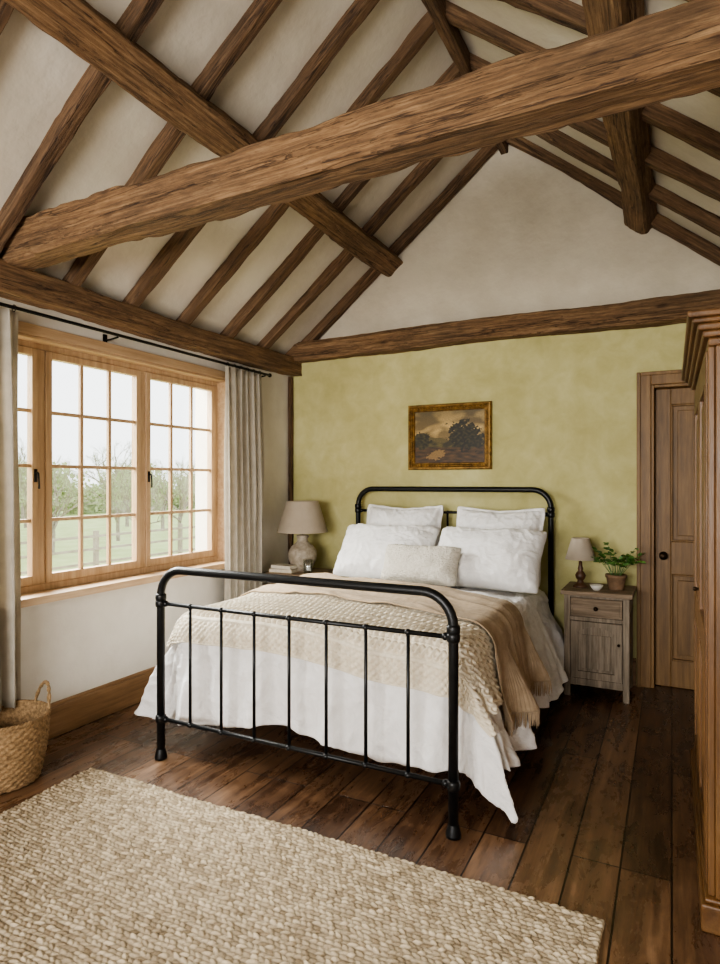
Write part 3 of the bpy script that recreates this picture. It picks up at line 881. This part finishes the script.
def book(c,w,d,h,rot,m,label):
    e=empty('book',c); tag(e,label,'book','books on the bedside cabinet')
    x,y,z=c
    MB().box(x-w/2,x+w/2,y-d/2,y+d/2,z,z+.003).box(x-w/2,x+w/2,y-d/2,y+d/2,z+h-.003,z+h).box(x-w/2,x-w/2+.004,y-d/2,y+d/2,z+.003,z+h-.003).obj('cover',m,e)
    MB().box(x-w/2+.004,x+w/2-.006,y-d/2+.005,y+d/2-.005,z+.003,z+h-.003).obj('pages',M_paper,e)
    e.rotation_euler=(0,0,rot)
book((-2.77,4.155,.66),.21,.12,.030,.06,M_cover2,'tan hardback lying under another book')
book((-2.765,4.155,.690),.19,.11,.028,-.04,M_cover,'cream hardback on top of the stack')
tag(MB().lathe([(0,0),(.032,0),(.035,.05),(.039,.115),(.036,.115),(.032,.05),(.029,.006),(0,.006)],(-2.535,4.135,.66),24).obj('drinking_glass',M_cg,smooth=True,origin=(-2.535,4.135,.66)),'clear glass tumbler beside the stoneware lamp','glass')
tag(MB().lathe([(0,0),(.018,0),(.022,.004),(.034,.018),(.042,.034),(.039,.034),(.031,.02),(.018,.008),(0,.007)],(-.435,4.27,.68),24).obj('bowl',M_bowl,smooth=True,origin=(-.435,4.27,.68)),'tiny white ceramic bowl beside the plant','bowl')
pc=(-.325,4.36,.68)
pe=empty('potted_plant',pc); tag(pe,'leafy green plant in a small clay pot','plant')
MB().lathe([(0,0),(.045,0),(.048,.01),(.060,.075),(.066,.08),(.066,.098),(.058,.098),(.054,.08),(.05,.075),(0,.075)],pc,28).obj('pot',M_pot,pe,smooth=True)
MB().lathe([(0,.082),(.053,.080)],pc,20).obj('soil',M_soil,pe)
mb=MB(); ml=MB()
rnd=random.Random(4)
for k in range(18):
    a=k*2.4+rnd.uniform(-.3,.3); rr=.04+.13*(k/17)**.7; hh_=rnd.uniform(.13,.23)-rr*.4
    tip=Vector((pc[0]+rr*math.cos(a),pc[1]+rr*math.sin(a)*.9,pc[2]+.09+hh_))
    b0=Vector((pc[0]+.02*math.cos(a),pc[1]+.02*math.sin(a),pc[2]+.08))
    mid=b0.lerp(tip,.5)+Vector((0,0,.03))
    mb.tube([b0,mid,tip],[.002,.0016,.001],5)
    for q in (.55,.78,1.0):
        p=b0.lerp(mid,q*2) if q<.5 else mid.lerp(tip,q*2-1)
        for s_ in (-1,1):
            L=rnd.uniform(.032,.048); an=a+s_*rnd.uniform(.4,1.3); up=rnd.uniform(-.2,.9)
            d=Vector((math.cos(an),math.sin(an),up)).normalized(); sd=d.cross(Vector((rnd.uniform(-.7,.7),rnd.uniform(-.9,.2),1))).normalized()
            nn_=sd.cross(d)
            w=L*.36
            vs=[p,p+d*L*.15+sd*w*.7+nn_*.004,p+d*L*.45+sd*w+nn_*.005,p+d*L*.8+sd*w*.62+nn_*.002,p+d*L-nn_*.004,p+d*L*.8-sd*w*.62+nn_*.002,p+d*L*.45-sd*w+nn_*.005,p+d*L*.15-sd*w*.7+nn_*.004,p+d*L*.5]
            ml.add(vs,[(0,1,8),(1,2,8),(2,3,8),(3,4,8),(4,5,8),(5,6,8),(6,7,8),(7,0,8)])
mb.obj('stems',M_leaf,pe)
f=ml.obj('foliage',M_leaf,pe); f['kind']='stuff'

# ------------------------------------------------------------------ painting
px0,px1,pz0,pz1=-1.872,-1.203,1.475,1.985
pa=empty('framed_painting',((px0+px1)/2,YB-.02,pz0)); tag(pa,'dark country landscape oil painting in an ornate gilt frame','painting')
mb=MB(); fw=.055
prof=[(0,0.0),(0,.022),(.008,.034),(.018,.036),(.026,.026),(.036,.030),(.044,.020),(.050,.022),(fw,.012),(fw,0)]
def rect_at(i): return [(px0+i,pz0+i),(px1-i,pz0+i),(px1-i,pz1-i),(px0+i,pz1-i)]
vs=[];fs=[]
for (i,dp) in prof:
    for (x,z) in rect_at(i): vs.append((x,YB-.004-dp,z))
for k in range(len(prof)-1):
    for j in range(4):
        a=k*4+j; b2=k*4+(j+1)%4; fs.append((a,b2,b2+4,a+4))
mb.add(vs,fs)
c=rect_at(.031)
for s_ in range(4):
    A=Vector(c[s_]); B=Vector(c[(s_+1)%4]); n=int((B-A).length/.022)
    for k in range(n):
        q=A.lerp(B,(k+.5)/n); mb.sphere((q.x,YB-.034,q.y),.007,6,4)
mb.obj('picture_frame',M_gold,pa,smooth=False)
nu_,nv_=260,190
P=np.zeros((nu_,nv_,3)); C=np.zeros((nu_,nv_,3))
def L3(c): return np.array(lin(c)[:3])
def blob(u,v,cx,cy,rx_,ry_,s):
    d=math.hypot((u-cx)/rx_,(v-cy)/ry_)
    return d+.6*N3(u*14+s,v*14)+.4*N3(u*34+s,v*34) < 1
for i in range(nu_):
    u=i/(nu_-1)
    for j in range(nv_):
        v=j/(nv_-1)
        P[i,j]=(px0+fw-.004+(px1-px0-2*fw+.008)*u,YB-.014,pz0+fw-.004+(pz1-pz0-2*fw+.008)*v)
        cl=N3(u*3,v*5,1)+.5*N3(u*8,v*12,2)
        sky=L3((158,128,72))*(1-v)+L3((92,78,48))*v
        sky=sky+ (L3((226,190,120))-sky)*max(0,min(1,.45+cl*1.6))*max(0,1-abs(v-.6)*1.9)*.85
        c=sky
        if v<.46+.05*math.sin(u*5+1)+.03*N3(u*9,0): c=L3((96,82,38))
        if v<.40+.03*math.sin(u*9)+.02*N3(u*20,1): c=L3((78,68,26))*(.5+1.0*(N3(u*12,v*22)+.5))
        if v<.30+.1*(u-.5)**2: c=L3((74,50,22))*(.4+1.2*(N3(u*10,v*26,3)+.5))
        if blob(u,v,.36-.4*(.25-v),.17,.09+.2*(.25-v),.10,3) and v<.26: c=L3((140,108,58))
        if blob(u,v,.70,.55,.20,.24,8) or blob(u,v,.84,.42,.16,.18,2) or blob(u,v,.60,.44,.1,.12,12): c=L3((44,38,14))*(.4+2.2*max(0,N3(u*26,v*26)+.25))
        if abs(u-.70-.02*math.sin(v*20))<.012 and .2<v<.5: c=L3((28,20,10))
        if blob(u,v,.10,.42,.14,.16,5): c=L3((52,46,18))*(.5+1.8*max(0,N3(u*26,v*26)+.25))
        if blob(u,v,.48,.36,.07,.05,6): c=L3((52,44,18))
        C[i,j]=np.clip(c*(.9+.3*N3(u*60,v*60)),0,1)
gridmesh('canvas',P,M_paint,pa,attr=C)

# ------------------------------------------------------------------ rug
x0,x1,y0,y1=-2.49,-.185,.55,2.085
st_=.0032
nx=int((x1-x0)/st_); ny=int((y1-y0)/st_)
X=np.linspace(x0,x1,nx)[:,None]*np.ones((1,ny)); Y=np.ones((nx,1))*np.linspace(y0,y1,ny)[None,:]
rng=np.random.default_rng(3)
wob=.005*np.sin(X*7.1+Y*3)+.003*np.sin(X*17+1.3)+.0018*np.sin(X*41+Y*20)
rowh=.0175
q=(Y+wob-y0)/rowh; row=np.floor(q).astype(int); fr_=q-row
tilt=np.where(row%2==0,1,-1)*.5
stl=.025
sq_=(X+.005*np.sin(Y*37)+.003*np.sin(X*60+Y*90)-x0)/stl+tilt*(fr_-.5)+(row*.37)
ci=np.floor(sq_).astype(int); fs_=sq_-ci
R=rng.random((row.max()+2, ci.max()-ci.min()+2))
rv=R[row, ci-ci.min()]
rv2=rng.random(R.shape)[row, ci-ci.min()]
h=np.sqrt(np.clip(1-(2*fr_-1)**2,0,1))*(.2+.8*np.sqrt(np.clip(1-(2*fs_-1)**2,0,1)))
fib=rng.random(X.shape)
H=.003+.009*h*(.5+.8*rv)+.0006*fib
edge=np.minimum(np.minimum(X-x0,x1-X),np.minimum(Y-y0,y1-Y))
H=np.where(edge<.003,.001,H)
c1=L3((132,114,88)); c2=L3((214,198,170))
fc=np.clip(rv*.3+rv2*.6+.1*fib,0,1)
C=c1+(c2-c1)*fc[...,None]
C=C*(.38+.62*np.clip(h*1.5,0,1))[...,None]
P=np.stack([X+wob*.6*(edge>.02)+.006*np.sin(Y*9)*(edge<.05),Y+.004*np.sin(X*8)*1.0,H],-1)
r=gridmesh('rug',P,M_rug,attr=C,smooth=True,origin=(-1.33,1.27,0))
tag(r,'chunky natural jute rug on dark floorboards','rug')
hem=MB().box(x0+.004,x1-.004,y0+.006,y1-.006,.0005,.003).obj('rug_backing',M_bask,r)

# ------------------------------------------------------------------ basket
bc=(-2.76,1.82,0)
be=empty('basket',bc); tag(be,'round woven wicker basket with looped handles','basket')
nv_b,nu_b=110,200
P=np.zeros((nu_b,nv_b,3))
def brad(k): return .150+.040*k+.010*math.sin(pi*k)
for j in range(nv_b):
    q=j/(nv_b-1)
    if q<.08: r_=.148*q/.08+.002; z_=.006; sg=0
    elif q<.70:
        k=(q-.08)/.62; r_=brad(k); z_=.006+.29*k; sg=1
    elif q<.74:
        k=(q-.70)/.04; r_=brad(1)-.012*k; z_=.296+.006*math.sin(k*pi); sg=0
    else:
        k=1-(q-.74)/.26; r_=brad(k)-.014; z_=.014+.282*k; sg=-1
    for i in range(nu_b):
        a=2*pi*i/nu_b
        rw=z_/.0145
        w=.0035*math.sin(a*25+ (pi if int(rw)%2 else 0))*math.sin(pi*(rw%1)) +.0025*math.sin(pi*(rw%1)) if sg else 0
        P[i,j]=(bc[0]+(r_+w)*math.cos(a),bc[1]+(r_+w)*math.sin(a),z_)
gridmesh('basket_body',P,M_bask,be,closed_u=True)
mb=MB()
for s_ in (0,1,2):
    pts=[]
    for k in range(161):
        a=2*pi*k/160; tw=a*26+s_*2*pi/3
        rr=.188+.006*math.cos(tw); pts.append((bc[0]+rr*math.cos(a),bc[1]+rr*math.sin(a),.298+.006*math.sin(tw)))
    mb.tube(pts,.0055,6,caps=False)
mb.obj('rim',M_bask,be,smooth=True)
for sgn in (0,1):
    a0=math.radians(74)+sgn*pi
    mb=MB()
    for s_ in (0,1):
        pts=[]
        for k in range(29):
            q=k/28; ang=a0+(q-.5)*.95; zz=.28+.13*abs(math.sin(pi*q))**.6; tw=q*24+s_*pi
            rr=.188+.004*math.cos(tw)
            pts.append((bc[0]+rr*math.cos(ang),bc[1]+rr*math.sin(ang),zz+.004*math.sin(tw)))
        mb.tube(pts,.006,6)
    mb.obj('handle',M_bask,be,smooth=True)

# ------------------------------------------------------------------ exterior
GZ=-1.0
tag(MB().box(-90,XL-.8,-40,90,GZ-.1,GZ).obj('lawn',M_ext_grass),'spring meadow outside the window, haze paled into its colour','lawn',kind='structure')
fe=empty('fence',(-13,12,GZ)); tag(fe,'weathered post and rail garden fence','fence')
for k in range(16):
    y=2+k*1.5
    MB().box(-13.05,-12.95,y-.05,y+.05,GZ,GZ+1.15).obj('post',M_ext_fence,fe)
for z in (.35,.7,1.02):
    MB().box(-12.95,-12.92,1.5,25.5,GZ+z-.03,GZ+z+.03).obj('rail',M_ext_fence,fe)
def tree_mesh(seed,H,leafn):
    rd=random.Random(seed); tb=MB(); lf=MB()
    def br_(p,d,L,r,lev):
        q=p+d*L; mid=p+d*L*.5+Vector((rd.uniform(-1,1),rd.uniform(-1,1),0))*L*.07
        tb.tube([p,mid,q],[r,r*.85,r*.65],6 if lev<2 else 4,caps=False)
        if lev>=3:
            for _ in range(leafn):
                c=p.lerp(q,rd.random())+Vector((rd.gauss(0,1),rd.gauss(0,1),rd.gauss(0,1)))*L*.24
                a=Vector((rd.gauss(0,1),rd.gauss(0,1),rd.gauss(0,1))).normalized(); b2=a.orthogonal().normalized(); s=rd.uniform(.02,.036)
                lf.add([c,c+a*s+b2*s*.5,c+a*s*2,c+a*s-b2*s*.5],[(0,1,2,3)])
        if lev<5:
            for k in range(rd.choice((2,3,3)) if lev else 7):
                nd=(d+Vector((rd.gauss(0,1),rd.gauss(0,1),rd.gauss(0,.5)+.1))*.5).normalized()
                if nd.z<-.1: nd.z=.1
                br_(p.lerp(q,rd.uniform(.5,1)) if lev else p.lerp(q,rd.uniform(.3,1)),nd,L*rd.uniform(.55,.8),r*.55,lev+1)
    br_(Vector((0,0,0)),Vector((0,0,1)),H*.30,H*.018,0)
    return tb,lf
protos=[]
for s_,H in ((11,5.4),(23,6.4)):
    protos.append(tree_mesh(s_,H,6))
spots=[(-17,10.5,0,.75),(-18,13.5,1,.7),(-20,18,0,.85),(-17,16.2,1,.6),(-24,17,1,.9),(-26,24,0,1.0),(-22,22.5,1,.8),(-30,21,0,1.1),(-34,30,1,1.2),(-16,8.3,1,.6),(-28,33,0,1.1),(-36,25,1,1.2),(-25,13.5,0,.9),(-30,17,1,1.0),(-33,36,0,1.2),(-21,12.2,1,.85),(-19,20.5,1,.75)]
built=[None,None]
for n,(x,y,k,s_) in enumerate(spots):
    if built[k] is None:
        tb,lf=protos[k]
        t0=tb.obj('tree',M_ext_bark); l0=lf.obj('foliage',M_ext_leaf,t0); l0['kind']='stuff'; built[k]=(t0,l0); T=t0
    else:
        T=built[k][0].copy(); COL.objects.link(T); L_=built[k][1].copy(); L_.parent=T; COL.objects.link(L_)
    T.location=(x,y,GZ); T.rotation_euler=(0,0,n*1.3); T.scale=(s_,s_,s_)
    tag(T,'slender tree in spring leaf, haze paled into its colours','tree','trees beyond the fence')
hb=MB(); rd=random.Random(5)
for _ in range(16000):
    y=rd.uniform(8,60); x=-40+rd.gauss(0,.8); z=GZ+rd.random()**.8*3.3*(.8+.3*math.sin(y*.7)+.15*math.sin(y*2.3))
    a=Vector((rd.gauss(0,1),rd.gauss(0,1),rd.gauss(0,1))).normalized(); b2=a.orthogonal().normalized(); s=.2; c=Vector((x,y,z))
    hb.add([c,c+a*s+b2*s*.6,c+a*s*2,c+a*s-b2*s*.6],[(0,1,2,3)])
o=hb.obj('hedge',M_ext_leaf); tag(o,'leafy hedge across the meadow','hedge',kind='stuff')

# ------------------------------------------------------------------ light
w=bpy.data.worlds.new('world'); scene.world=w; w.use_nodes=True
nt=w.node_tree; bg=nt.nodes['Background']
bg.inputs[0].default_value=(.95,.975,1,1); bg.inputs[1].default_value=3.6
def area(name,loc,target,sx,sy,e,col=(1,1,1)):
    l=bpy.data.lights.new(name,'AREA'); l.shape='RECTANGLE'; l.size=sx; l.size_y=sy; l.energy=e; l.color=col
    o=bpy.data.objects.new(name,l); o.location=loc
    o.rotation_euler=(Vector(target)-Vector(loc)).to_track_quat('-Z','Y').to_euler(); COL.objects.link(o)
area('sky_light',(-5.2,2.6,3.2),(-1.6,2.8,.7),3.2,1.8,1300,(1,.985,.955))
area('rear_fill_light',(-1.1,YR-.6,1.4),(-1.2,2.5,1.6),2.3,1.4,270,(1,.97,.93))  # added fill lamp outside the made-up rear window
scene.view_settings.view_transform='AgX'
try: scene.view_settings.look='AgX - Medium High Contrast'
except Exception: pass
